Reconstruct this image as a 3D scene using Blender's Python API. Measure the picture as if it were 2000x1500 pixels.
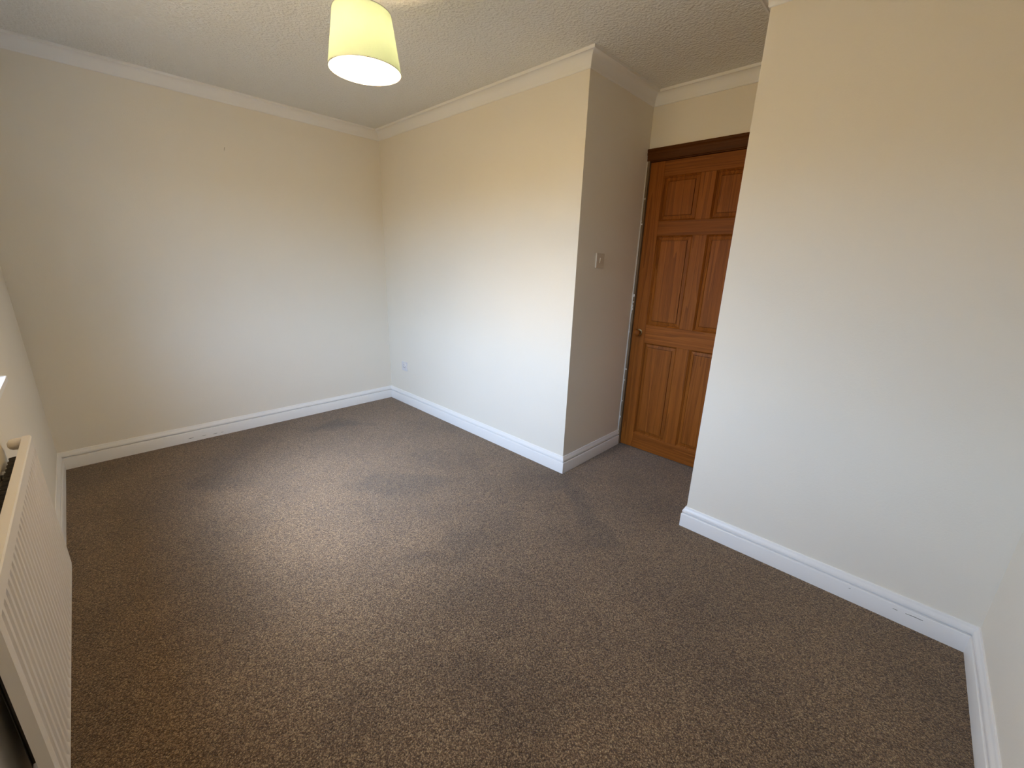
import bpy, bmesh, math, random
from mathutils import Vector, Matrix

random.seed(7)
for o in list(bpy.data.objects):
    bpy.data.objects.remove(o)
scene = bpy.context.scene
COL = scene.collection

# ------------------------------------------------------------------ room numbers (metres)
W = 2.3245      # window wall is the plane y = -W
A = 2.1762      # outer corner of the door alcove
D = 0.7153      # back of the alcove (door wall)
E = 0.0145      # right-hand wall plane
XR = 2.9969     # where the right-hand wall starts
G = 4.0710      # end wall plane x = G
H = 2.3902      # ceiling
HC, PC = 0.0721, 0.0604     # coving drop and projection
HS, TS = 0.1155, 0.018      # skirting height and thickness
WX0, WX1, WZ0, WZ1 = 1.37, 2.82, 0.872, 2.10   # window opening

# ------------------------------------------------------------------ camera
cam_d = bpy.data.cameras.new('camera')
cam = bpy.data.objects.new('camera', cam_d)
COL.objects.link(cam)
yaw, pitch, roll = 2.3336, -0.2825, 0.0315
fwd = Vector((math.cos(pitch) * math.cos(yaw), math.cos(pitch) * math.sin(yaw), math.sin(pitch)))
right = Vector((math.sin(yaw), -math.cos(yaw), 0))
up = right.cross(fwd)
r2 = right * math.cos(roll) + up * math.sin(roll)
u2 = -right * math.sin(roll) + up * math.cos(roll)
M = Matrix((r2, u2, -fwd)).transposed().to_4x4()
M.translation = Vector((3.6569, -2.0612, 1.3356))
cam.matrix_world = M
cam_d.sensor_fit = 'HORIZONTAL'
cam_d.sensor_width = 36.0
cam_d.lens = 808.556 * 36.0 / 2000.0
cam_d.clip_start = 0.01
scene.camera = cam

# ------------------------------------------------------------------ daylight
SKY = 10.0
world = bpy.data.worlds.new('sky')
scene.world = world
world.use_nodes = True
wt = world.node_tree
wt.nodes.clear()
w_out = wt.nodes.new('ShaderNodeOutputWorld')
w_bg = wt.nodes.new('ShaderNodeBackground')
w_tc = wt.nodes.new('ShaderNodeTexCoord')
w_sep = wt.nodes.new('ShaderNodeSeparateXYZ')
w_ramp = wt.nodes.new('ShaderNodeValToRGB')
w_map = wt.nodes.new('ShaderNodeMapRange')
w_map.inputs['From Min'].default_value = -1.0
w_map.inputs['From Max'].default_value = 1.0
cr = w_ramp.color_ramp
cr.interpolation = 'LINEAR'
cr.elements[0].position = 0.0
cr.elements[0].color = (0.54, 0.37, 0.165, 1)       # sunlit brick and paving below the horizon
cr.elements[1].position = 1.0
cr.elements[1].color = (0.78, 0.97, 1.20, 1)       # thin cloud
e = cr.elements.new(0.525); e.color = (0.54, 0.37, 0.165, 1)
e = cr.elements.new(0.565); e.color = (0.82, 1.00, 1.25, 1)
wt.links.new(w_tc.outputs['Generated'], w_sep.inputs[0])
wt.links.new(w_sep.outputs['Z'], w_map.inputs['Value'])
wt.links.new(w_map.outputs[0], w_ramp.inputs[0])
# the blue sky behind the cloud, brightest round the sun
SEL, SAZ = math.radians(48), math.radians(28)      # sun: height, and turn away from square-on to the window
w_sky = wt.nodes.new('ShaderNodeTexSky')
w_sky.sky_type = 'NISHITA'
w_sky.sun_disc = False
w_sky.sun_elevation = SEL
w_sky.sun_rotation = math.pi - SAZ
w_sky.dust_density = 5.0
w_tint = wt.nodes.new('ShaderNodeVectorMath'); w_tint.operation = 'MULTIPLY_ADD'
w_tint.inputs[1].default_value = (0.043, 0.072, 0.135)
wt.links.new(w_sky.outputs[0], w_tint.inputs[0])
wt.links.new(w_ramp.outputs[0], w_tint.inputs[2])
wt.links.new(w_tint.outputs[0], w_bg.inputs['Color'])
w_bg.inputs['Strength'].default_value = SKY
wt.links.new(w_bg.outputs[0], w_out.inputs['Surface'])

# sun veiled by bright thin cloud: a broad soft disc
SUN = 4.4
sun_d = bpy.data.lights.new('hazy_sun', 'SUN')
sun_d.energy = SUN
sun_d.angle = math.radians(24)
sun_d.color = (1.0, 0.84, 0.74)
sun = bpy.data.objects.new('hazy_sun', sun_d)
COL.objects.link(sun)
sun_dir = Vector((-math.sin(SAZ) * math.cos(SEL), math.cos(SAZ) * math.cos(SEL), -math.sin(SEL)))   # way the light travels
sun.rotation_euler = sun_dir.to_track_quat('-Z', 'Y').to_euler()

portal_d = bpy.data.lights.new('window_portal', 'AREA')
portal_d.shape = 'RECTANGLE'
portal_d.size, portal_d.size_y = WX1 - WX0, WZ1 - WZ0
portal_d.cycles.is_portal = True
portal = bpy.data.objects.new('window_portal', portal_d)
COL.objects.link(portal)
portal.location = ((WX0 + WX1) / 2, -W - 0.26, (WZ0 + WZ1) / 2)
portal.rotation_euler = (math.radians(90), 0, 0)    # faces +y, into the room

LAMP_W = 25.0
scene.view_settings.view_transform = 'Standard'
scene.view_settings.look = 'None'
scene.view_settings.gamma = 1.0
scene.view_settings.use_curve_mapping = False
scene.view_settings.exposure = 0.08

# ------------------------------------------------------------------ materials
def mat(name):
    m = bpy.data.materials.new(name)
    m.use_nodes = True
    nt = m.node_tree
    b = nt.nodes['Principled BSDF']
    return m, nt, b

def node(nt, kind, **kw):
    n = nt.nodes.new(kind)
    for k, v in kw.items():
        if k in n.inputs:
            n.inputs[k].default_value = v
        else:
            setattr(n, k, v)
    return n

def ramp(nt, stops):
    n = nt.nodes.new('ShaderNodeValToRGB')
    r = n.color_ramp
    r.elements[0].position, r.elements[0].color = stops[0][0], (*stops[0][1], 1)
    r.elements[1].position, r.elements[1].color = stops[-1][0], (*stops[-1][1], 1)
    for p, c in stops[1:-1]:
        el = r.elements.new(p)
        el.color = (*c, 1)
    return n

def bump(nt, b, height, strength, dist):
    n = node(nt, 'ShaderNodeBump')
    n.inputs['Strength'].default_value = strength
    n.inputs['Distance'].default_value = dist
    nt.links.new(height, n.inputs['Height'])
    nt.links.new(n.outputs[0], b.inputs['Normal'])

def painted(name, col, rough, bscale=0, bstr=0.1, bdist=0.001, var=0.03):
    m, nt, b = mat(name)
    tc = node(nt, 'ShaderNodeTexCoord')
    n = node(nt, 'ShaderNodeTexNoise', Scale=1.7, Detail=3.0)
    nt.links.new(tc.outputs['Object'], n.inputs['Vector'])
    lo = tuple(c * (1 - var) for c in col)
    hi = tuple(min(1, c * (1 + var)) for c in col)
    r = ramp(nt, [(0.3, lo), (0.7, hi)])
    nt.links.new(n.outputs['Fac'], r.inputs[0])
    nt.links.new(r.outputs[0], b.inputs['Base Color'])
    b.inputs['Roughness'].default_value = rough
    if bscale:
        n2 = node(nt, 'ShaderNodeTexNoise', Scale=bscale, Detail=4.0, Roughness=0.6)
        nt.links.new(tc.outputs['Object'], n2.inputs['Vector'])
        bump(nt, b, n2.outputs['Fac'], bstr, bdist)
    return m

M_WALL = painted('cream_wall_paint', (0.835, 0.778, 0.672), 0.75, 160, 0.25, 0.002, 0.012)
M_TRIM = painted('white_gloss_paint', (0.84, 0.82, 0.79), 0.35, 30, 0.05, 0.001, 0.01)
M_COVE = painted('white_coving_paint', (0.86, 0.85, 0.83), 0.7, 60, 0.1, 0.001, 0.01)
M_PLASTIC = painted('white_plastic', (0.82, 0.81, 0.78), 0.35, var=0.0)
M_SWITCH = painted('aged_cream_plastic', (0.66, 0.58, 0.47), 0.45, var=0.0)
M_SOCKET = painted('grey_white_plastic', (0.73, 0.71, 0.71), 0.4, var=0.0)
M_UPVC = painted('white_upvc', (0.85, 0.86, 0.87), 0.3, var=0.0)
M_RAD = painted('cream_radiator_enamel', (0.78, 0.72, 0.64), 0.5, var=0.01)
M_DARK = painted('dark_hole', (0.02, 0.02, 0.02), 0.8, var=0.0)
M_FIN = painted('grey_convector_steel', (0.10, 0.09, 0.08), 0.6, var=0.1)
M_SCUFF = painted('grey_scuff', (0.20, 0.18, 0.16), 0.9, var=0.1)
M_SCUFF2 = painted('brown_scratch', (0.30, 0.25, 0.17), 0.9, var=0.1)
M_CAULK = painted('white_filler', (0.78, 0.74, 0.68), 0.8, 90, 0.5, 0.003, 0.08)
M_BRASS = painted('dull_brass', (0.45, 0.32, 0.14), 0.4, var=0.05)
M_BRASS.node_tree.nodes['Principled BSDF'].inputs['Metallic'].default_value = 0.8
M_METAL = painted('grey_metal', (0.5, 0.5, 0.5), 0.35, var=0.05)
M_METAL.node_tree.nodes['Principled BSDF'].inputs['Metallic'].default_value = 0.9

def make_ceiling():
    m, nt, b = mat('stippled_ceiling')
    tc = node(nt, 'ShaderNodeTexCoord')
    b.inputs['Base Color'].default_value = (0.82, 0.82, 0.80, 1)
    b.inputs['Roughness'].default_value = 0.8
    v = node(nt, 'ShaderNodeTexVoronoi', Scale=75.0, feature='SMOOTH_F1')
    n = node(nt, 'ShaderNodeTexNoise', Scale=95.0, Detail=3.0, Roughness=0.65)
    nt.links.new(tc.outputs['Object'], v.inputs['Vector'])
    nt.links.new(tc.outputs['Object'], n.inputs['Vector'])
    mx = node(nt, 'ShaderNodeMath', operation='MULTIPLY_ADD')
    nt.links.new(n.outputs['Fac'], mx.inputs[0])
    mx.inputs[1].default_value = 1.2
    nt.links.new(v.outputs['Distance'], mx.inputs[2])
    bump(nt, b, mx.outputs[0], 0.75, 0.008)
    return m
M_CEIL = make_ceiling()

def make_carpet():
    m, nt, b = mat('brown_twist_carpet')
    tc = node(nt, 'ShaderNodeTexCoord')
    OB = tc.outputs['Object']
    v = node(nt, 'ShaderNodeTexVoronoi', Scale=250.0, feature='F1')
    warp = node(nt, 'ShaderNodeTexNoise', Scale=300.0, Detail=2.0)
    nt.links.new(OB, warp.inputs['Vector'])
    add = node(nt, 'ShaderNodeVectorMath', operation='MULTIPLY_ADD')
    nt.links.new(warp.outputs['Color'], add.inputs[0])
    add.inputs[1].default_value = (0.006, 0.006, 0.006)
    nt.links.new(OB, add.inputs[2])
    nt.links.new(add.outputs[0], v.inputs['Vector'])
    sep = node(nt, 'ShaderNodeSeparateColor')
    nt.links.new(v.outputs['Color'], sep.inputs[0])
    cr = ramp(nt, [(0.0, (0.122, 0.070, 0.031)), (0.35, (0.229, 0.140, 0.069)),
                   (0.7, (0.327, 0.210, 0.107)), (1.0, (0.46, 0.325, 0.174))])
    nt.links.new(sep.outputs[0], cr.inputs[0])
    # tuft colour gets darker towards the gaps between them
    gap = ramp(nt, [(0.22, (1.08, 1.08, 1.08)), (0.80, (0.34, 0.31, 0.29))])
    dm = node(nt, 'ShaderNodeMath', operation='MULTIPLY')
    nt.links.new(v.outputs['Distance'], dm.inputs[0]); dm.inputs[1].default_value = 1.15
    nt.links.new(dm.outputs[0], gap.inputs[0])
    mix = node(nt, 'ShaderNodeMix', data_type='RGBA', blend_type='MULTIPLY')
    mix.inputs[0].default_value = 1.0
    nt.links.new(cr.outputs[0], mix.inputs[6]); nt.links.new(gap.outputs[0], mix.inputs[7])
    last = mix.outputs[2]
    # soft trodden and brushed patches of the pile
    n2 = node(nt, 'ShaderNodeTexNoise', Scale=2.3, Detail=3.0, Roughness=0.55)
    nt.links.new(OB, n2.inputs['Vector'])
    r2_ = ramp(nt, [(0.35, (0.84, 0.83, 0.82)), (0.62, (1.06, 1.06, 1.06))])
    nt.links.new(n2.outputs['Fac'], r2_.inputs[0])
    mix2 = node(nt, 'ShaderNodeMix', data_type='RGBA', blend_type='MULTIPLY')
    mix2.inputs[0].default_value = 1.0
    nt.links.new(last, mix2.inputs[6]); nt.links.new(r2_.outputs[0], mix2.inputs[7])
    last = mix2.outputs[2]
    wn = node(nt, 'ShaderNodeTexNoise', Scale=4.0, Detail=3.0)
    nt.links.new(OB, wn.inputs['Vector'])
    wadd = node(nt, 'ShaderNodeVectorMath', operation='MULTIPLY_ADD')
    nt.links.new(wn.outputs['Color'], wadd.inputs[0])
    wadd.inputs[1].default_value = (0.5, 0.5, 0.0)
    nt.links.new(OB, wadd.inputs[2])
    # worn marks: x, y, length, width, angle, depth
    for (px, py, rx, ry, ang, dep) in CARPET_MARKS:
        mp = node(nt, 'ShaderNodeMapping', vector_type='TEXTURE')
        mp.inputs['Location'].default_value = (px + 0.25, py + 0.25, 0)
        mp.inputs['Rotation'].default_value = (0, 0, math.radians(ang))
        mp.inputs['Scale'].default_value = (rx, ry, 1)
        nt.links.new(wadd.outputs[0], mp.inputs['Vector'])
        ln = node(nt, 'ShaderNodeVectorMath', operation='LENGTH')
        nt.links.new(mp.outputs[0], ln.inputs[0])
        mr = node(nt, 'ShaderNodeMapRange', interpolation_type='SMOOTHSTEP')
        mr.inputs['From Min'].default_value = 0.3
        mr.inputs['From Max'].default_value = 1.3
        mr.inputs['To Min'].default_value = 1 - dep
        mr.inputs['To Max'].default_value = 1.0
        nt.links.new(ln.outputs['Value'], mr.inputs['Value'])
        mm = node(nt, 'ShaderNodeMix', data_type='RGBA', blend_type='MULTIPLY')
        mm.inputs[0].default_value = 1.0
        nt.links.new(last, mm.inputs[6]); nt.links.new(mr.outputs[0], mm.inputs[7])
        last = mm.outputs[2]
    nt.links.new(last, b.inputs['Base Color'])
    b.inputs['Roughness'].default_value = 0.95
    b.inputs['Specular IOR Level'].default_value = 0.1
    b.inputs['Sheen Weight'].default_value = 0.25
    b.inputs['Sheen Roughness'].default_value = 0.5
    inv = node(nt, 'ShaderNodeMath', operation='SUBTRACT')
    inv.inputs[0].default_value = 1.0
    nt.links.new(v.outputs['Distance'], inv.inputs[1])
    bump(nt, b, inv.outputs[0], 0.8, 0.004)
    return m
CARPET_MARKS = [
    (1.62, -0.86, 0.30, 0.15, 60, 0.30),
    (2.30, -0.12, 0.36, 0.11, -25, 0.26),
    (2.68, -0.36, 0.24, 0.10, -40, 0.26),
    (0.42, -0.72, 0.32, 0.10, 60, 0.32),
    (0.85, -1.66, 0.24, 0.14, 40, 0.22),
    (2.30, -1.05, 0.34, 0.10, 60, 0.20),
    (2.95, -1.30, 0.30, 0.10, 30, 0.16),
]
M_CARPET = make_carpet()

def make_wood(name, axis, tint=1.0):
    m, nt, b = mat(name)
    tc = node(nt, 'ShaderNodeTexCoord')
    oi = node(nt, 'ShaderNodeObjectInfo')
    off = node(nt, 'ShaderNodeVectorMath', operation='MULTIPLY_ADD')
    nt.links.new(oi.outputs['Random'], off.inputs[0])
    off.inputs[1].default_value = (7.3, 3.1, 11.7)
    nt.links.new(tc.outputs['Object'], off.inputs[2])
    mp = node(nt, 'ShaderNodeMapping')
    mp.inputs['Scale'].default_value = (1, 1, 0.03) if axis == 'z' else (0.03, 1, 1)
    nt.links.new(off.outputs[0], mp.inputs['Vector'])
    # growth rings: noise-warped bands stretched along the board
    n1 = node(nt, 'ShaderNodeTexNoise', Scale=9.0, Detail=2.0, Roughness=0.5)
    nt.links.new(mp.outputs[0], n1.inputs['Vector'])
    mul = node(nt, 'ShaderNodeMath', operation='MULTIPLY')
    mul.inputs[1].default_value = 11.0
    nt.links.new(n1.outputs['Fac'], mul.inputs[0])
    fr = node(nt, 'ShaderNodeMath', operation='FRACT')
    nt.links.new(mul.outputs[0], fr.inputs[0])
    n2 = node(nt, 'ShaderNodeTexNoise', Scale=190.0, Detail=3.0, Roughness=0.6)
    nt.links.new(mp.outputs[0], n2.inputs['Vector'])
    mx = node(nt, 'ShaderNodeMath', operation='MULTIPLY_ADD')
    nt.links.new(n2.outputs['Fac'], mx.inputs[0]); mx.inputs[1].default_value = 0.68
    half = node(nt, 'ShaderNodeMath', operation='MULTIPLY')
    nt.links.new(fr.outputs[0], half.inputs[0]); half.inputs[1].default_value = 0.32
    nt.links.new(half.outputs[0], mx.inputs[2])
    cr = ramp(nt, [(0.1, (0.335 * tint, 0.112 * tint, 0.017 * tint)), (0.5, (0.245 * tint, 0.073 * tint, 0.009 * tint)),
                   (0.9, (0.115 * tint, 0.030 * tint, 0.004 * tint))])
    nt.links.new(mx.outputs[0], cr.inputs[0])
    # board-to-board difference
    hv = node(nt, 'ShaderNodeHueSaturation')
    mr = node(nt, 'ShaderNodeMapRange')
    mr.inputs['To Min'].default_value = 0.85
    mr.inputs['To Max'].default_value = 1.1
    nt.links.new(oi.outputs['Random'], mr.inputs['Value'])
    nt.links.new(mr.outputs[0], hv.inputs['Value'])
    nt.links.new(cr.outputs[0], hv.inputs['Color'])
    nt.links.new(hv.outputs[0], b.inputs['Base Color'])
    b.inputs['Roughness'].default_value = 0.5
    b.inputs['Specular IOR Level'].default_value = 0.15
    bump(nt, b, mx.outputs[0], 0.12, 0.001)
    return m
M_WOOD_V = make_wood('varnished_pine_upright', 'z')
M_WOOD_H = make_wood('varnished_pine_across', 'x')
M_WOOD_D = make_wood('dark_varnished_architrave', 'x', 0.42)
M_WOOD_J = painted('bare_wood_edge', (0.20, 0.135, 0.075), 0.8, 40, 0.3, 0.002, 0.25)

def make_shade(name, col, trans, t_w):
    m, nt, b = mat(name)
    out = nt.nodes['Material Output']
    tc = node(nt, 'ShaderNodeTexCoord')
    n = node(nt, 'ShaderNodeTexNoise', Scale=260.0, Detail=2.0)
    mp = node(nt, 'ShaderNodeMapping'); mp.inputs['Scale'].default_value = (1, 1, 0.25)
    nt.links.new(tc.outputs['Object'], mp.inputs['Vector'])
    nt.links.new(mp.outputs[0], n.inputs['Vector'])
    r = ramp(nt, [(0.3, tuple(c * 0.9 for c in trans)), (0.7, trans)])
    nt.links.new(n.outputs['Fac'], r.inputs[0])
    tr = node(nt, 'ShaderNodeBsdfTranslucent')
    nt.links.new(r.outputs[0], tr.inputs['Color'])
    b.inputs['Base Color'].default_value = (*col, 1)
    b.inputs['Roughness'].default_value = 0.9
    mx = node(nt, 'ShaderNodeMixShader')
    mx.inputs[0].default_value = t_w
    nt.links.new(b.outputs[0], mx.inputs[1]); nt.links.new(tr.outputs[0], mx.inputs[2])
    nt.links.new(mx.outputs[0], out.inputs['Surface'])
    return m
M_SHADE = make_shade('cream_fabric_shade', (0.80, 0.78, 0.62), (0.28, 0.335, 0.305), 0.5)

def make_bulb():
    m, nt, b = mat('lit_bulb_glass')
    b.inputs['Base Color'].default_value = (0.9, 0.9, 0.85, 1)
    b.inputs['Emission Color'].default_value = (1.0, 0.72, 0.38, 1)
    b.inputs['Emission Strength'].default_value = LAMP_W / (math.pi * 4 * math.pi * 0.03 ** 2) 
    return m
M_BULB = make_bulb()

def make_glass():
    m, nt, b = mat('window_glass')
    out = nt.nodes['Material Output']
    t = node(nt, 'ShaderNodeBsdfTransparent')
    t.inputs['Color'].default_value = (0.94, 0.96, 0.95, 1)
    g = node(nt, 'ShaderNodeBsdfGlossy'); g.inputs['Roughness'].default_value = 0.02
    mx = node(nt, 'ShaderNodeMixShader'); mx.inputs[0].default_value = 0.06
    nt.links.new(t.outputs[0], mx.inputs[1]); nt.links.new(g.outputs[0], mx.inputs[2])
    nt.links.new(mx.outputs[0], out.inputs['Surface'])
    return m
M_GLASS = make_glass()

# ------------------------------------------------------------------ mesh helpers
def link(name, me, m, parent=None):
    o = bpy.data.objects.new(name, me)
    COL.objects.link(o)
    if m: me.materials.append(m)
    if parent: o.parent = parent
    return o

def finish(bm, name, m, parent=None, smooth=False, origin=None):
    """origin: point (in the parent's space) that becomes the object's own origin"""
    if origin is not None:
        bmesh.ops.translate(bm, verts=bm.verts, vec=-Vector(origin))
    bmesh.ops.recalc_face_normals(bm, faces=bm.faces)
    me = bpy.data.meshes.new(name)
    bm.to_mesh(me); bm.free()
    if smooth:
        for p in me.polygons: p.use_smooth = True
        me.set_sharp_from_angle(angle=math.radians(40))
    o = link(name, me, m, parent)
    if origin is not None: o.location = origin
    return o

def add_box(bm, x0, x1, y0, y1, z0, z1, bev=0.0, seg=2):
    vs = [bm.verts.new(c) for c in ((x0, y0, z0), (x1, y0, z0), (x1, y1, z0), (x0, y1, z0),
                                    (x0, y0, z1), (x1, y0, z1), (x1, y1, z1), (x0, y1, z1))]
    fs = [bm.faces.new([vs[i] for i in f]) for f in
          ((0, 3, 2, 1), (4, 5, 6, 7), (0, 1, 5, 4), (1, 2, 6, 5), (2, 3, 7, 6), (3, 0, 4, 7))]
    if bev:
        es = list({e for f in fs for e in f.edges})
        bmesh.ops.bevel(bm, geom=es, offset=bev, segments=seg, affect='EDGES', profile=0.5)

def box(name, b, m, parent=None, bev=0.0, origin=None, seg=2):
    bm = bmesh.new()
    add_box(bm, *b, bev=bev, seg=seg)
    return finish(bm, name, m, parent, origin=origin)

def prism(name, foot, z0, z1, m, parent=None):
    bm = bmesh.new()
    lo = [bm.verts.new((x, y, z0)) for x, y in foot]
    hi = [bm.verts.new((x, y, z1)) for x, y in foot]
    n = len(foot)
    bm.faces.new(lo[::-1]); bm.faces.new(hi)
    for i in range(n):
        bm.faces.new((lo[i], lo[(i + 1) % n], hi[(i + 1) % n], hi[i]))
    return finish(bm, name, m, parent)

def add_lathe(bm, prof, seg=32, mtx=None, close=False):
    rings = []
    for r, z in prof:
        if r < 1e-6:
            rings.append([bm.verts.new((0, 0, z))])
        else:
            rings.append([bm.verts.new((r * math.cos(2 * math.pi * k / seg), r * math.sin(2 * math.pi * k / seg), z))
                          for k in range(seg)])
    pairs = list(zip(rings, rings[1:]))
    if close: pairs.append((rings[-1], rings[0]))
    for a, b in pairs:
        for k in range(seg):
            k2 = (k + 1) % seg
            if len(a) == 1 and len(b) == 1: continue
            if len(a) == 1: bm.faces.new((a[0], b[k], b[k2]))
            elif len(b) == 1: bm.faces.new((a[k], a[k2], b[0]))
            else: bm.faces.new((a[k], a[k2], b[k2], b[k]))
    if mtx is not None:
        vs = [v for r in rings for v in r]
        bmesh.ops.transform(bm, matrix=mtx, verts=vs)

def lathe(name, prof, m, parent=None, seg=32, mtx=None, loc=None, close=False):
    bm = bmesh.new()
    add_lathe(bm, prof, seg, mtx, close)
    o = finish(bm, name, m, parent, smooth=True)
    if loc is not None: o.location = loc
    return o

def run_profile(name, p0, p1, nrm, prof, m0, m1, m, base_z=0.0, zsign=1, parent=None):
    """sweep profile (offset from wall, height) from p0 to p1 along a wall whose room-side
    normal is nrm; m0 / m1: +1 internal mitre, -1 external mitre, 0 square end"""
    p0, p1, nrm = Vector(p0), Vector(p1), Vector(nrm)
    d = (p1 - p0).normalized()
    bm = bmesh.new()
    A_, B_ = [], []
    for off, h in prof:
        a = p0 + nrm * off + d * (off * m0)
        b = p1 + nrm * off - d * (off * m1)
        A_.append(bm.verts.new((a.x, a.y, base_z + zsign * h)))
        B_.append(bm.verts.new((b.x, b.y, base_z + zsign * h)))
    n = len(prof)
    for i in range(n):
        j = (i + 1) % n
        bm.faces.new((A_[i], A_[j], B_[j], B_[i]))
    bm.faces.new(A_); bm.faces.new(B_[::-1])
    o = finish(bm, name, m, parent, smooth=True)
    return o

def empty(name, loc=(0, 0, 0)):
    o = bpy.data.objects.new(name, None)
    o.empty_display_size = 0.1
    COL.objects.link(o)
    o.location = loc
    return o

def struct(o, label, cat):
    o['kind'] = 'structure'; o['label'] = label; o['category'] = cat
    return o

def tag(o, label, cat, group=None):
    o['label'] = label; o['category'] = cat
    if group: o['group'] = group
    return o

# ------------------------------------------------------------------ the shell
T = 0.10
struct(box('floor', (-T, G + T, -W - 0.25, D + 0.25, -0.08, 0.0), M_CARPET),
       'brown twist-pile carpet covering the whole bedroom floor', 'carpet')
struct(box('ceiling', (-T, G + T, -W - 0.25, D + 0.25, H, H + 0.08), M_CEIL),
       'stippled off-white ceiling above the pendant lamp', 'ceiling')
wl = struct(prism('wall_left', [(0, 0), (0, -W), (-T, -W - 0.25), (-T, T), (0, T)], 0, H, M_WALL),
       'cream painted wall on the left between radiator corner and far corner', 'wall')
struct(prism('wall_centre', [(0, 0), (A, 0), (A - T, T), (0, T)], 0, H, M_WALL),
       'cream painted wall with the low socket, left of the door recess', 'wall')
struct(prism('wall_alcove_left', [(A, 0), (A, D), (A - T, D), (A - T, T)], 0, H, M_WALL),
       'narrow shaded cream wall of the door recess with the light switch', 'wall')
struct(prism('wall_alcove_right', [(XR, E), (XR + T, E + T), (XR + T, D), (XR, D)], 0, H, M_WALL),
       'cream side wall of the door recess, turned away behind the right wall', 'wall')
struct(prism('wall_right', [(XR, E), (G, E), (G, E + T), (XR + T, E + T)], 0, H, M_WALL),
       'large cream painted wall on the right beside the door recess', 'wall')
struct(box('wall_near', (G, G + T, -W - 0.25, E + T, 0, H), M_WALL),
       'cream painted end wall at the far right edge of the picture', 'wall')
struct(box('wall_alcove_back', (A - T, XR + T, D, D + T, 2.035, H), M_WALL),
       'cream strip of wall above the wooden door', 'wall')

bm = bmesh.new()          # window wall, with its opening
for b in ((0.0, WX0, 0, H), (WX1, G, 0, H), (WX0, WX1, 0, WZ0), (WX0, WX1, WZ1, H)):
    add_box(bm, b[0], b[1], -W - 0.25, -W, b[2], b[3])
struct(finish(bm, 'wall_window', M_WALL), 'cream painted window wall behind the radiator at left edge', 'wall')

# skirting boards
SK = [(0, 0), (TS, 0), (TS, 0.072), (TS - 0.0012, 0.0745), (TS - 0.0030, 0.0755), (TS - 0.0110, 0.0764),
      (TS - 0.0110, 0.0812), (TS - 0.0045, 0.0822), (TS - 0.0028, 0.0840), (TS - 0.0030, 0.0900),
      (TS - 0.0050, 0.0970), (TS - 0.0085, 0.1030), (TS - 0.0110, 0.1080), (TS - 0.0120, 0.1125),
      (TS - 0.0135, 0.1150), (0, HS)]
bl = run_profile('baseboard_left', (0, -W), (0, 0), (1, 0), SK, 1, 1, M_TRIM)
struct(bl, 'white moulded skirting board along the left wall', 'skirting board')
struct(run_profile('baseboard_centre', (0, 0), (A, 0), (0, -1), SK, 1, -1, M_TRIM),
       'white moulded skirting board under the low socket', 'skirting board')
struct(run_profile('baseboard_alcove_left', (A, 0), (A, D - 0.016), (1, 0), SK, -1, 0, M_TRIM),
       'short white skirting board in shade beside the door', 'skirting board')
struct(run_profile('baseboard_alcove_right', (XR, D - 0.016), (XR, E), (-1, 0), SK, 0, -1, M_TRIM),
       'white skirting board end returning into the door recess from right wall', 'skirting board')
br = run_profile('baseboard_right', (XR, E), (G, E), (0, -1), SK, -1, 1, M_TRIM)
struct(br, 'white moulded skirting board along the right wall', 'skirting board')
struct(run_profile('baseboard_near', (G, E), (G, -W), (-1, 0), SK, 1, 1, M_TRIM),
       'white skirting board in the bottom right corner of the picture', 'skirting board')
struct(run_profile('baseboard_window', (G, -W), (0, -W), (0, 1), SK, 1, 1, M_TRIM),
       'white skirting board along the window wall behind the radiator', 'skirting board')

# coving (profile heights are measured down from the ceiling)
CV = [(0, 0), (0, HC), (0.004, HC), (0.0065, HC - 0.002)]
for k in range(11):
    t = math.pi / 2 * k / 10
    CV.append((0.008 + 0.042 * (1 - math.cos(t)), HC - 0.005 - 0.057 * math.sin(t)))
CV += [(0.0510, 0.0150), (0.0585, 0.0150), (0.0604, 0.0130), (PC, 0)]
for nm, p0, p1, n, a, b, lab in (
    ('trim_1', (0, -W), (0, 0), (1, 0), 1, 1, 'white coving along the top of the left wall'),
    ('trim_2', (0, 0), (A, 0), (0, -1), 1, -1, 'white coving along the top of the centre wall behind the lamp'),
    ('trim_3', (A, 0), (A, D), (1, 0), -1, 1, 'shaded coving above the light switch wall'),
    ('trim_4', (A, D), (XR, D), (0, -1), 1, 1, 'short white coving above the wooden door'),
    ('trim_5', (XR, D), (XR, E), (-1, 0), 1, -1, 'coving returning into the door recess from the right wall'),
    ('trim_6', (XR, E), (G, E), (0, -1), -1, 1, 'white coving at the top edge above the right wall'),
    ('trim_7', (G, E), (G, -W), (-1, 0), 1, 1, 'white coving along the top of the end wall'),
    ('trim_8', (G, -W), (0, -W), (0, 1), 1, 1, 'white coving along the top of the window wall')):
    struct(run_profile(nm, p0, p1, n, CV, a, b, M_COVE, base_z=H, zsign=-1), lab, 'coving')

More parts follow.
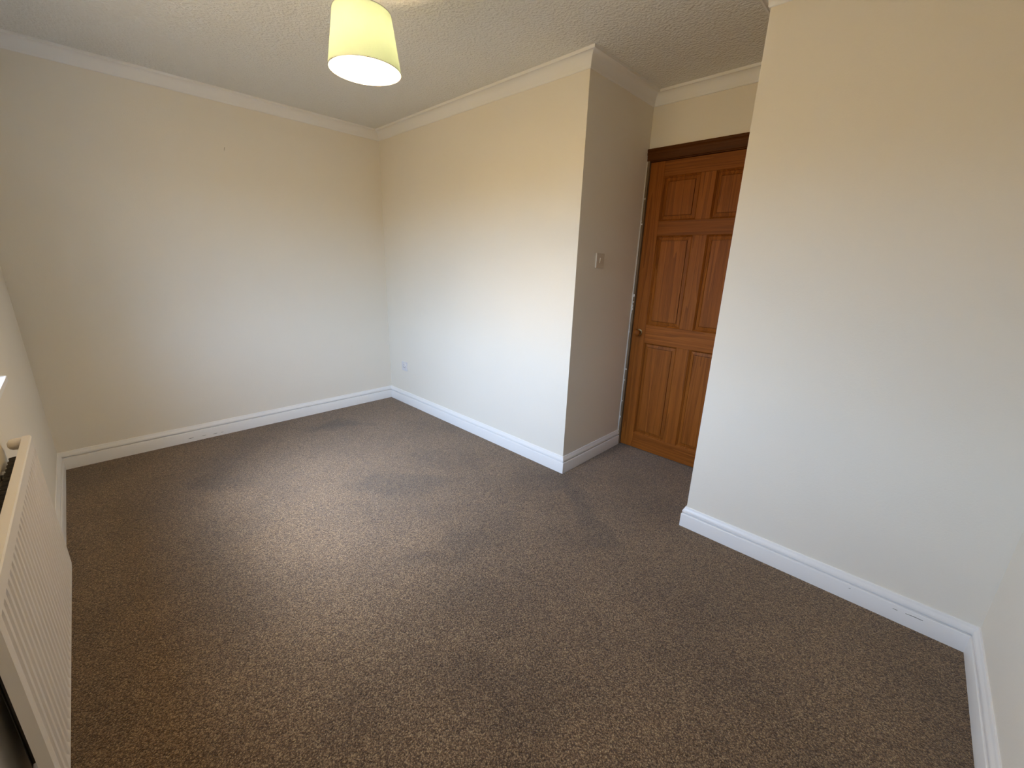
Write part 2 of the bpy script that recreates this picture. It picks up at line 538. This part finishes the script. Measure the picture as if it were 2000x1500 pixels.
# scuffs and scratches, thin flakes on the boards they belong to
def flake(name, pts, nrm, m, parent):
    """thin irregular patch lying 0.3 mm proud of a vertical face"""
    nrm = Vector(nrm)
    bm = bmesh.new()
    a = [bm.verts.new(Vector(p)) for p in pts]
    b = [bm.verts.new(Vector(p) + nrm * 0.0004) for p in pts]
    n = len(pts)
    bm.faces.new(a[::-1]); bm.faces.new(b)
    for i in range(n): bm.faces.new((a[i], a[(i + 1) % n], b[(i + 1) % n], b[i]))
    return finish(bm, name, m, parent)
yf = E - TS
flake('scuff_mark', [(3.880, yf, .0545), (3.905, yf, .0555), (3.930, yf, .0550), (3.931, yf, .0572), (3.904, yf, .0580), (3.882, yf, .0562)], (0, -1, 0), M_SCUFF, br)
flake('scuff_mark', [(3.842, yf, .0530), (3.856, yf, .0525), (3.858, yf, .0545), (3.845, yf, .0548)], (0, -1, 0), M_SCUFF, br)
flake('scuff_mark', [(3.700, yf, .0590), (3.707, yf, .0587), (3.708, yf, .0605), (3.702, yf, .0608)], (0, -1, 0), M_SCUFF, br)
for (y0, z0, ln, hh) in ((-1.68, .027, .035, .003), (-1.60, .026, .03, .002), (-1.53, .022, .03, .003), (-1.48, .022, .022, .002)):
    flake('scuff_mark', [(TS, y0, z0), (TS, y0 + ln * .5, z0 - .001), (TS, y0 + ln, z0 + .001), (TS, y0 + ln * .9, z0 + hh), (TS, y0 + ln * .3, z0 + hh * .8)], (1, 0, 0), M_SCUFF, bl)
flake('scratch', [(0, -1.1705, 2.046), (0, -1.1685, 2.045), (0, -1.1705, 2.036), (0, -1.1735, 2.024), (0, -1.1755, 2.022), (0, -1.1735, 2.034)], (1, 0, 0), M_SCUFF2, wl)

# ------------------------------------------------------------------ the window (behind the camera's left shoulder)
win = struct(empty('window_1', ((WX0 + WX1) / 2, -W, WZ0)), 'white framed window with white sill above the radiator', 'window')
ox, oy, oz = win.location
def wbox(name, b, m, parent, bev=0.0):
    return box(name, (b[0] - ox, b[1] - ox, b[2] - oy, b[3] - oy, b[4] - oz, b[5] - oz), m, parent, bev)
yo0, yo1 = -W - 0.21, -W - 0.15
fr = 0.055
mids = WX0 + (WX1 - WX0) * 0.5
for b in ((WX0, WX0 + fr, WZ0, WZ1), (WX1 - fr, WX1, WZ0, WZ1), (WX0 + fr, WX1 - fr, WZ0, WZ0 + fr),
          (WX0 + fr, WX1 - fr, WZ1 - fr, WZ1), (mids - 0.03, mids + 0.03, WZ0 + fr, WZ1 - fr)):
    wbox('window_frame', (b[0], b[1], yo0, yo1, b[2], b[3]), M_UPVC, win, 0.004)
for x0, x1 in ((WX0 + fr, mids - 0.03), (mids + 0.03, WX1 - fr)):
    wbox('window_pane', (x0, x1, -W - 0.182, -W - 0.178, WZ0 + fr, WZ1 - fr), M_GLASS, win)
wbox('window_sill', (WX0 - 0.05, WX1 + 0.05, -W, -W + 0.032, WZ0 - 0.006, WZ0 + 0.016), M_TRIM, win, 0.003)
wbox('window_board', (WX0, WX1, yo1, -W, WZ0, WZ0 + 0.016), M_TRIM, win)

# ------------------------------------------------------------------ the door
DX0, DX1, DZ0, DZ1 = 2.199, 2.961, 0.008, 1.998
yd = D + 0.004                      # door face
door = struct(empty('door_1', ((DX0 + DX1) / 2, yd, 0)), 'varnished pine six-panel door in the recess, partly hidden by right wall', 'door')
def L(x, y, z): return Vector((x, y, z)) - Vector(door.location)
def dbox(name, x0, x1, z0, z1, m, y0=yd, y1=yd + 0.035, bev=0.002, parent=door):
    a, b = L(x0, y0, z0), L(x1, y1, z1)
    return box(name, (a.x, b.x, a.y, b.y, a.z, b.z), m, parent, bev,
               origin=((a.x + b.x) / 2, (a.y + b.y) / 2, (a.z + b.z) / 2))
SX0, MX0, MX1, SX1 = 2.297, 2.536, 2.625, 2.864
rows = [(0.125, 0.820), (0.948, 1.544), (1.637, 1.905)]
dbox('stile', DX0, SX0, DZ0, DZ1, M_WOOD_V)
dbox('stile', SX1, DX1, DZ0, DZ1, M_WOOD_V)
for z0, z1 in ((DZ0, 0.125), (0.820, 0.948), (1.544, 1.637), (1.905, DZ1)):
    dbox('rail', SX0, SX1, z0, z1, M_WOOD_H)
for z0, z1 in rows:
    dbox('muntin', MX0, MX1, z0, z1, M_WOOD_V)
def panel(x0, x1, z0, z1):
    """raised-and-fielded panel with a sloped sticking moulding round it"""
    c = L((x0 + x1) / 2, yd, (z0 + z1) / 2)
    hw, hh = (x1 - x0) / 2, (z1 - z0) / 2
    loops = [(0.0, 0.0010), (0.002, 0.0040), (0.008, 0.0100), (0.0100, 0.0150), (0.0120, 0.0150), (0.0290, 0.0105),
             (0.0298, 0.0140), (0.0315, 0.0140), (0.0325, 0.0065), (0.035, 0.0060)]
    bm = bmesh.new()
    R = []
    for ins, dep in loops:
        R.append([bm.verts.new((sx * (hw - ins), dep, sz * (hh - ins))) for sx, sz in ((-1, -1), (1, -1), (1, 1), (-1, 1))])
    for a, b in zip(R, R[1:]):
        for k in range(4): bm.faces.new((a[k], a[(k + 1) % 4], b[(k + 1) % 4], b[k]))
    bm.faces.new(R[-1])
    back = [bm.verts.new((sx * hw, 0.03, sz * hh)) for sx, sz in ((-1, -1), (1, -1), (1, 1), (-1, 1))]
    for k in range(4): bm.faces.new((R[0][k], R[0][(k + 1) % 4], back[(k + 1) % 4], back[k]))
    bm.faces.new(back[::-1])
    o = finish(bm, 'panel', M_WOOD_V, door)
    o.location = c
for z0, z1 in rows:
    panel(SX0, MX0, z0, z1)
    panel(MX1, SX1, z0, z1)
# knob
kx, kz = 2.252, 0.890
rot = Matrix.Rotation(math.radians(90), 4, 'X')       # lathe axis z -> -y (towards the room)
kn = lathe('knob', [(0, 0.060), (0.008, 0.0595), (0.016, 0.056), (0.0235, 0.050), (0.0260, 0.043), (0.0235, 0.035), (0.016, 0.029),
                    (0.010, 0.025), (0.0095, 0.016), (0.012, 0.010), (0.012, 0.004)], M_WOOD_V, door, 28, rot)
kn.location = L(kx, yd, kz)
kn['label'] = 'round turned wooden door knob'
rose = lathe('rose', [(0.0, 0.004), (0.018, 0.004), (0.022, 0.0025), (0.0225, 0.0)], M_BRASS, kn, 28, rot)
# frame and architrave
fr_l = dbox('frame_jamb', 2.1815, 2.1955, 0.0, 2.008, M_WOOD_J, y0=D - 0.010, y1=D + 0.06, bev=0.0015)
dbox('frame_jamb', 2.9645, XR - 0.001, 0.0, 2.008, M_WOOD_V, y0=D - 0.010, y1=D + 0.06, bev=0.0015)
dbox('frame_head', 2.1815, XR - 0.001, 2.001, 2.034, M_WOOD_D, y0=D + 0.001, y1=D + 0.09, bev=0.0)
dbox('light_block', A - 0.02, XR + 0.02, 0.0, 2.034, M_DARK, y0=D + 0.06, y1=D + 0.09, bev=0.0)  # dark sheet added behind the door, stops light leaking through its gaps
ARC = [(0, 0), (0.010, 0.0), (0.0125, 0.003), (0.0125, 0.018), (0.0145, 0.021), (0.0145, 0.030), (0.0175, 0.034), (0.0195, 0.041),
       (0.0195, 0.048), (0.0175, 0.053), (0.0205, 0.056), (0.0215, 0.064), (0.019, 0.070), (0.0, 0.071)]
bm = bmesh.new()
va = [bm.verts.new(L(A + 0.001, D - o_, 2.006 + h_)) for o_, h_ in ARC]
vb = [bm.verts.new(L(XR - 0.001, D - o_, 2.006 + h_)) for o_, h_ in ARC]
for i in range(len(ARC)):
    j = (i + 1) % len(ARC)
    bm.faces.new((va[i], va[j], vb[j], vb[i]))
bm.faces.new(va); bm.faces.new(vb[::-1])
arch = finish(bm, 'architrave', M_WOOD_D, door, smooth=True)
arch['label'] = 'dark stained moulded architrave over the door'
# ragged bead of filler down the joint between recess wall and frame
bm = bmesh.new()
rings = []
nz = 150
rs = random.Random(3)
for k in range(nz + 1):
    z = 0.116 + (2.004 - 0.116) * k / nz
    w = 0.0045 + rs.uniform(0, 0.0015) + (0.004 if rs.random() < 0.06 else 0)
    if 1.02 < z < 1.16: w += rs.uniform(0.001, 0.004)
    dp = 0.012 + rs.uniform(0, 0.002)
    rings.append([bm.verts.new(L(A, D - dp, z)), bm.verts.new(L(A + w * .7, D - dp - 0.001, z)),
                  bm.verts.new(L(A + w, D - dp + 0.003, z)), bm.verts.new(L(A + w, D, z)), bm.verts.new(L(A, D, z))])
for a, b in zip(rings, rings[1:]):
    for k in range(5): bm.faces.new((a[k], a[(k + 1) % 5], b[(k + 1) % 5], b[k]))
bm.faces.new(rings[0]); bm.faces.new(rings[-1][::-1])
bead = finish(bm, 'filler_bead', M_CAULK, door)
bead['label'] = 'ragged white filler along the door frame joint'
def blob(x, z, r, rz):
    prof = [(0, r * .55), (r * .6, r * .45), (r * .9, r * .2), (r, 0)]
    o = lathe('filler_blob', prof, M_CAULK, door, 10, rot)
    o.scale = (1, 1, rz); o.location = L(x, D - 0.0095, z)
for x, z, r, rz in ((2.188, 0.604, 0.0065, 1), (2.186, 0.520, 0.004, 1.3), (2.187, 0.355, 0.0035, 1.2), (2.184, 0.225, 0.004, 2.2),
                    (2.186, 0.02, 0.004, 3), (2.189, 1.78, 0.004, 1.8), (2.187, 1.145, 0.006, 2.0), (2.189, 1.10, 0.004, 1.6),
                    (2.185, 1.05, 0.005, 2.2), (2.186, 1.62, 0.0045, 1.4)):
    blob(x, z, r, rz)

# ------------------------------------------------------------------ light switch on the recess wall
sw = tag(empty('light_switch', (A, 0.2345, 1.371)), 'small white light switch on the shaded recess wall by the door', 'light switch')
box('plate', (0.0, 0.0095, -0.043, 0.043, -0.043, 0.043), M_SWITCH, sw, 0.002)
bm = bmesh.new()
vs = [bm.verts.new(c) for c in ((.009, -.008, -.016), (.009, .008, -.016), (.009, .008, .016), (.009, -.008, .016),
                                (.0115, -.008, -.015), (.0115, .008, -.015), (.0145, .008, .015), (.0145, -.008, .015))]
for f in ((0, 1, 2, 3), (4, 5, 6, 7), (0, 1, 5, 4), (1, 2, 6, 5), (2, 3, 7, 6), (3, 0, 4, 7)): bm.faces.new([vs[i] for i in f])
finish(bm, 'rocker', M_SWITCH, sw)
rotY = Matrix.Rotation(math.radians(90), 4, 'Y')
for yy in (-0.030, 0.030):
    s = lathe('screw', [(0, 0.0012), (0.0028, 0.0010), (0.0033, 0.0)], M_METAL, sw, 12, rotY)
    s.location = (0.0094, yy, 0)

# ------------------------------------------------------------------ socket on the centre wall
so = tag(empty('wall_socket', (0.268, 0, 0.367)), 'single white plug socket low on the wall near the far corner', 'socket')
box('plate', (-0.043, 0.043, -0.009, 0.0, -0.043, 0.043), M_SOCKET, so, 0.002)
box('switch_rocker', (0.012, 0.026, -0.0125, -0.008, 0.008, 0.030), M_PLASTIC, so, 0.001)
for (hx, hz, w, h) in ((-0.004, 0.013, 0.0042, 0.009), (-0.0155, -0.010, 0.008, 0.0045), (0.0075, -0.010, 0.008, 0.0045)):
    box('pin_hole', (hx - w / 2, hx + w / 2, -0.0093, -0.0085, hz - h / 2, hz + h / 2), M_DARK, so)
for xx in (-0.030, 0.030):
    s = lathe('screw', [(0, 0.0012), (0.0028, 0.0010), (0.0033, 0.0)], M_METAL, so, 12, rot)
    s.location = (xx, -0.0089, -0.001)

# ------------------------------------------------------------------ pendant lamp
LX, LY, LZ = 2.018, -1.176, 2.0
lamp = tag(empty('pendant_lamp', (LX, LY, H)), 'lit pendant lamp with cream tapered fabric shade hanging from ceiling', 'lamp')
def lz(z): return z - H
ZB, ZT, RB, RT = 1.996, 2.172, 0.1275, 0.100
bm = bmesh.new()
add_lathe(bm, [(RB, lz(ZB)), (RT, lz(ZT)), (RT - 0.0012, lz(ZT)), (RB - 0.0012, lz(ZB))], 72, close=True)
shade = finish(bm, 'lamp_shade', M_SHADE, lamp, smooth=True)
for rr, zz in ((RB, ZB), (RT, ZT)):
    bm = bmesh.new()
    prof = [(rr - 0.0006 + 0.0016 * math.cos(t), lz(zz) + 0.0016 * math.sin(t)) for t in [2 * math.pi * k / 8 for k in range(8)]]
    add_lathe(bm, prof, 72, close=True)
    finish(bm, 'rim', M_METAL, shade, smooth=True)
lathe('ceiling_rose', [(0, lz(2.36)), (0.012, lz(2.36)), (0.03, lz(2.366)), (0.045, lz(2.378)), (0.05, lz(H))], M_PLASTIC, lamp, 32)
lathe('cord', [(0.003, lz(2.165)), (0.003, lz(2.362))], M_PLASTIC, lamp, 10)
lathe('bulb_holder', [(0.0, lz(2.175)), (0.010, lz(2.175)), (0.016, lz(2.160)), (0.019, lz(2.145)), (0.019, lz(2.118)), (0.0, lz(2.118))], M_PLASTIC, lamp, 24)
# shade ring with three spokes
bm = bmesh.new()
for k in range(3):
    a = 2 * math.pi * k / 3 + 0.4
    d_ = Vector((math.cos(a), math.sin(a), 0)); n_ = Vector((-d_.y, d_.x, 0))
    p = [d_ * 0.019, d_ * (RT - 0.0015)]
    ring = []
    for q, zz in zip(p, (2.140, ZT)):
        ring.append([bm.verts.new(q + n_ * (0.0012 * c) + Vector((0, 0, lz(zz) + 0.0012 * s))) for c, s in ((1, 0), (0, 1), (-1, 0), (0, -1))])
    for i in range(4): bm.faces.new((ring[0][i], ring[0][(i + 1) % 4], ring[1][(i + 1) % 4], ring[1][i]))
finish(bm, 'shade_carrier', M_METAL, lamp)
bz = lz(2.085)
lathe('bulb', [(0, bz - 0.032), (0.012, bz - 0.030), (0.023, bz - 0.021), (0.030, bz - 0.006), (0.030, bz + 0.006), (0.024, bz + 0.018),
               (0.016, bz + 0.028), (0.013, bz + 0.034)], M_BULB, lamp, 28)

# ------------------------------------------------------------------ radiator under the window
RX0, RX1, RZ0, RZ1 = 1.575, 2.585, 0.192, 0.725
ANG = math.atan2(-0.010, 1.0)       # hangs very slightly out of parallel with the wall
rad = tag(empty('radiator', (RX0, -W, 0.0)), 'cream ribbed panel radiator on the window wall at left edge', 'radiator')
RL = RX1 - RX0
sF, sB = 0.0700, 0.0480             # front and back of the panel, distance from the wall
def sk(x): return x * math.tan(ANG)
# fluted front panel, swept as a grid
nfl = 27
xs = []
for k in range(nfl):
    x0 = 0.012 + (RL - 0.024) * k / nfl
    pw = (RL - 0.024) / nfl
    for fr_, dp in ((0.0, 0), (0.20, 0), (0.32, 1), (0.68, 1), (0.80, 0)):
        xs.append((x0 + pw * fr_, dp))
xs = [(0.0, 0), ] + xs + [(RL - 0.012, 0), (RL, 0)]
zs = [(RZ0, 0), (RZ0 + 0.020, 0), (RZ0 + 0.034, 1), (RZ1 - 0.060, 1), (RZ1 - 0.040, 0), (RZ1 - 0.004, 0), (RZ1, 0)]
bm = bmesh.new()
grid = []
for zi, (z, zf) in enumerate(zs):
    row = []
    for xi, (x, dp) in enumerate(xs):
        s_ = sF - 0.0052 * dp * zf
        if zi == len(zs) - 1 or zi == 0: s_ -= 0.0025
        if xi == 0 or xi == len(xs) - 1: s_ -= 0.0030
        row.append(bm.verts.new((x, s_ + sk(x), z)))
    grid.append(row)
for a, b in zip(grid, grid[1:]):
    for k in range(len(xs) - 1): bm.faces.new((a[k], a[k + 1], b[k + 1], b[k]))
n = len(xs)
bot_b = [bm.verts.new((x, sB + sk(x), RZ0 + 0.004)) for x, _ in xs]
top_b = [bm.verts.new((x, sB + sk(x), RZ1 - 0.001)) for x, _ in xs]
for k in range(n - 1):
    bm.faces.new((grid[0][k], grid[0][k + 1], bot_b[k + 1], bot_b[k]))
    bm.faces.new((grid[-1][k + 1], grid[-1][k], top_b[k], top_b[k + 1]))
    bm.faces.new((bot_b[k], bot_b[k + 1], top_b[k + 1], top_b[k]))
bm.faces.new([g[0] for g in grid] + [top_b[0], bot_b[0]])
bm.faces.new([g[-1] for g in grid][::-1] + [bot_b[-1], top_b[-1]])
finish(bm, 'panel', M_RAD, rad, smooth=False)
# corrugated convector fins welded to its back
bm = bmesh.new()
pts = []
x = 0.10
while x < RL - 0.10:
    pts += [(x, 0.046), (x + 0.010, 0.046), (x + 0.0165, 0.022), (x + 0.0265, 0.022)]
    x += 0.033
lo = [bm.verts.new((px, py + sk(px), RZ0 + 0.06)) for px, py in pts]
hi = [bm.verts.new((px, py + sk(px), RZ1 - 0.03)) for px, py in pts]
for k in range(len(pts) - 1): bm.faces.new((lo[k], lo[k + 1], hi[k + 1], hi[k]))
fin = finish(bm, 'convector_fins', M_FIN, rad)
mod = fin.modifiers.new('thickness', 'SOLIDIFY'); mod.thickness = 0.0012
fin['label'] = 'dark corrugated convector fins behind the panel'
# rounded connection bosses at the corners of the back
for bx_, bz_ in ((0.012, RZ1 - 0.020), (RL - 0.022, RZ1 - 0.028), (0.022, RZ0 + 0.035), (RL - 0.022, RZ0 + 0.035)):
    prof = [(0, 0.037), (0.008, 0.0365), (0.015, 0.032), (0.0185, 0.026), (0.0195, 0.018), (0.0195, 0.0)]
    o = lathe('connection_boss', prof, M_RAD, rad, 24, rot)
    o.location = (bx_, 0.0495 + sk(bx_), bz_)
# valve, tail pipe and brackets
# near end: valve on a pipe from the floor; far end: short lockshield fed from the wall
v = lathe('valve', [(0, 0.075), (0.014, 0.075), (0.017, 0.070), (0.017, 0.040), (0.013, 0.036), (0.013, -0.016), (0.009, -0.020),
                    (0.0075, -0.024), (0.0075, -(RZ0 + 0.035))], M_PLASTIC, rad, 20)
v.location = (RL + 0.030, 0.0335 + sk(RL), RZ0 + 0.035)
t = lathe('valve_tail', [(0.010, -0.016), (0.010, 0.026)], M_METAL, v, 16, rotY)
t.rotation_euler = (0, 0, math.pi)
v = lathe('valve', [(0, 0.034), (0.010, 0.033), (0.012, 0.028), (0.012, -0.012), (0, -0.014)], M_PLASTIC, rad, 20)
v.location = (-0.022, 0.034, RZ0 + 0.035)
lathe('valve_tail', [(0.009, -0.010), (0.009, 0.026)], M_METAL, v, 16, rotY)
lathe('feed_pipe', [(0.0075, 0.0), (0.0075, 0.032)], M_METAL, v, 14, rot)
for bx_ in (0.16, RL - 0.16):
    box('wall_bracket', (bx_ - 0.015, bx_ + 0.015, 0.001, 0.026 + sk(bx_), RZ0 + 0.08, RZ1 - 0.06), M_METAL, rad, 0.001)
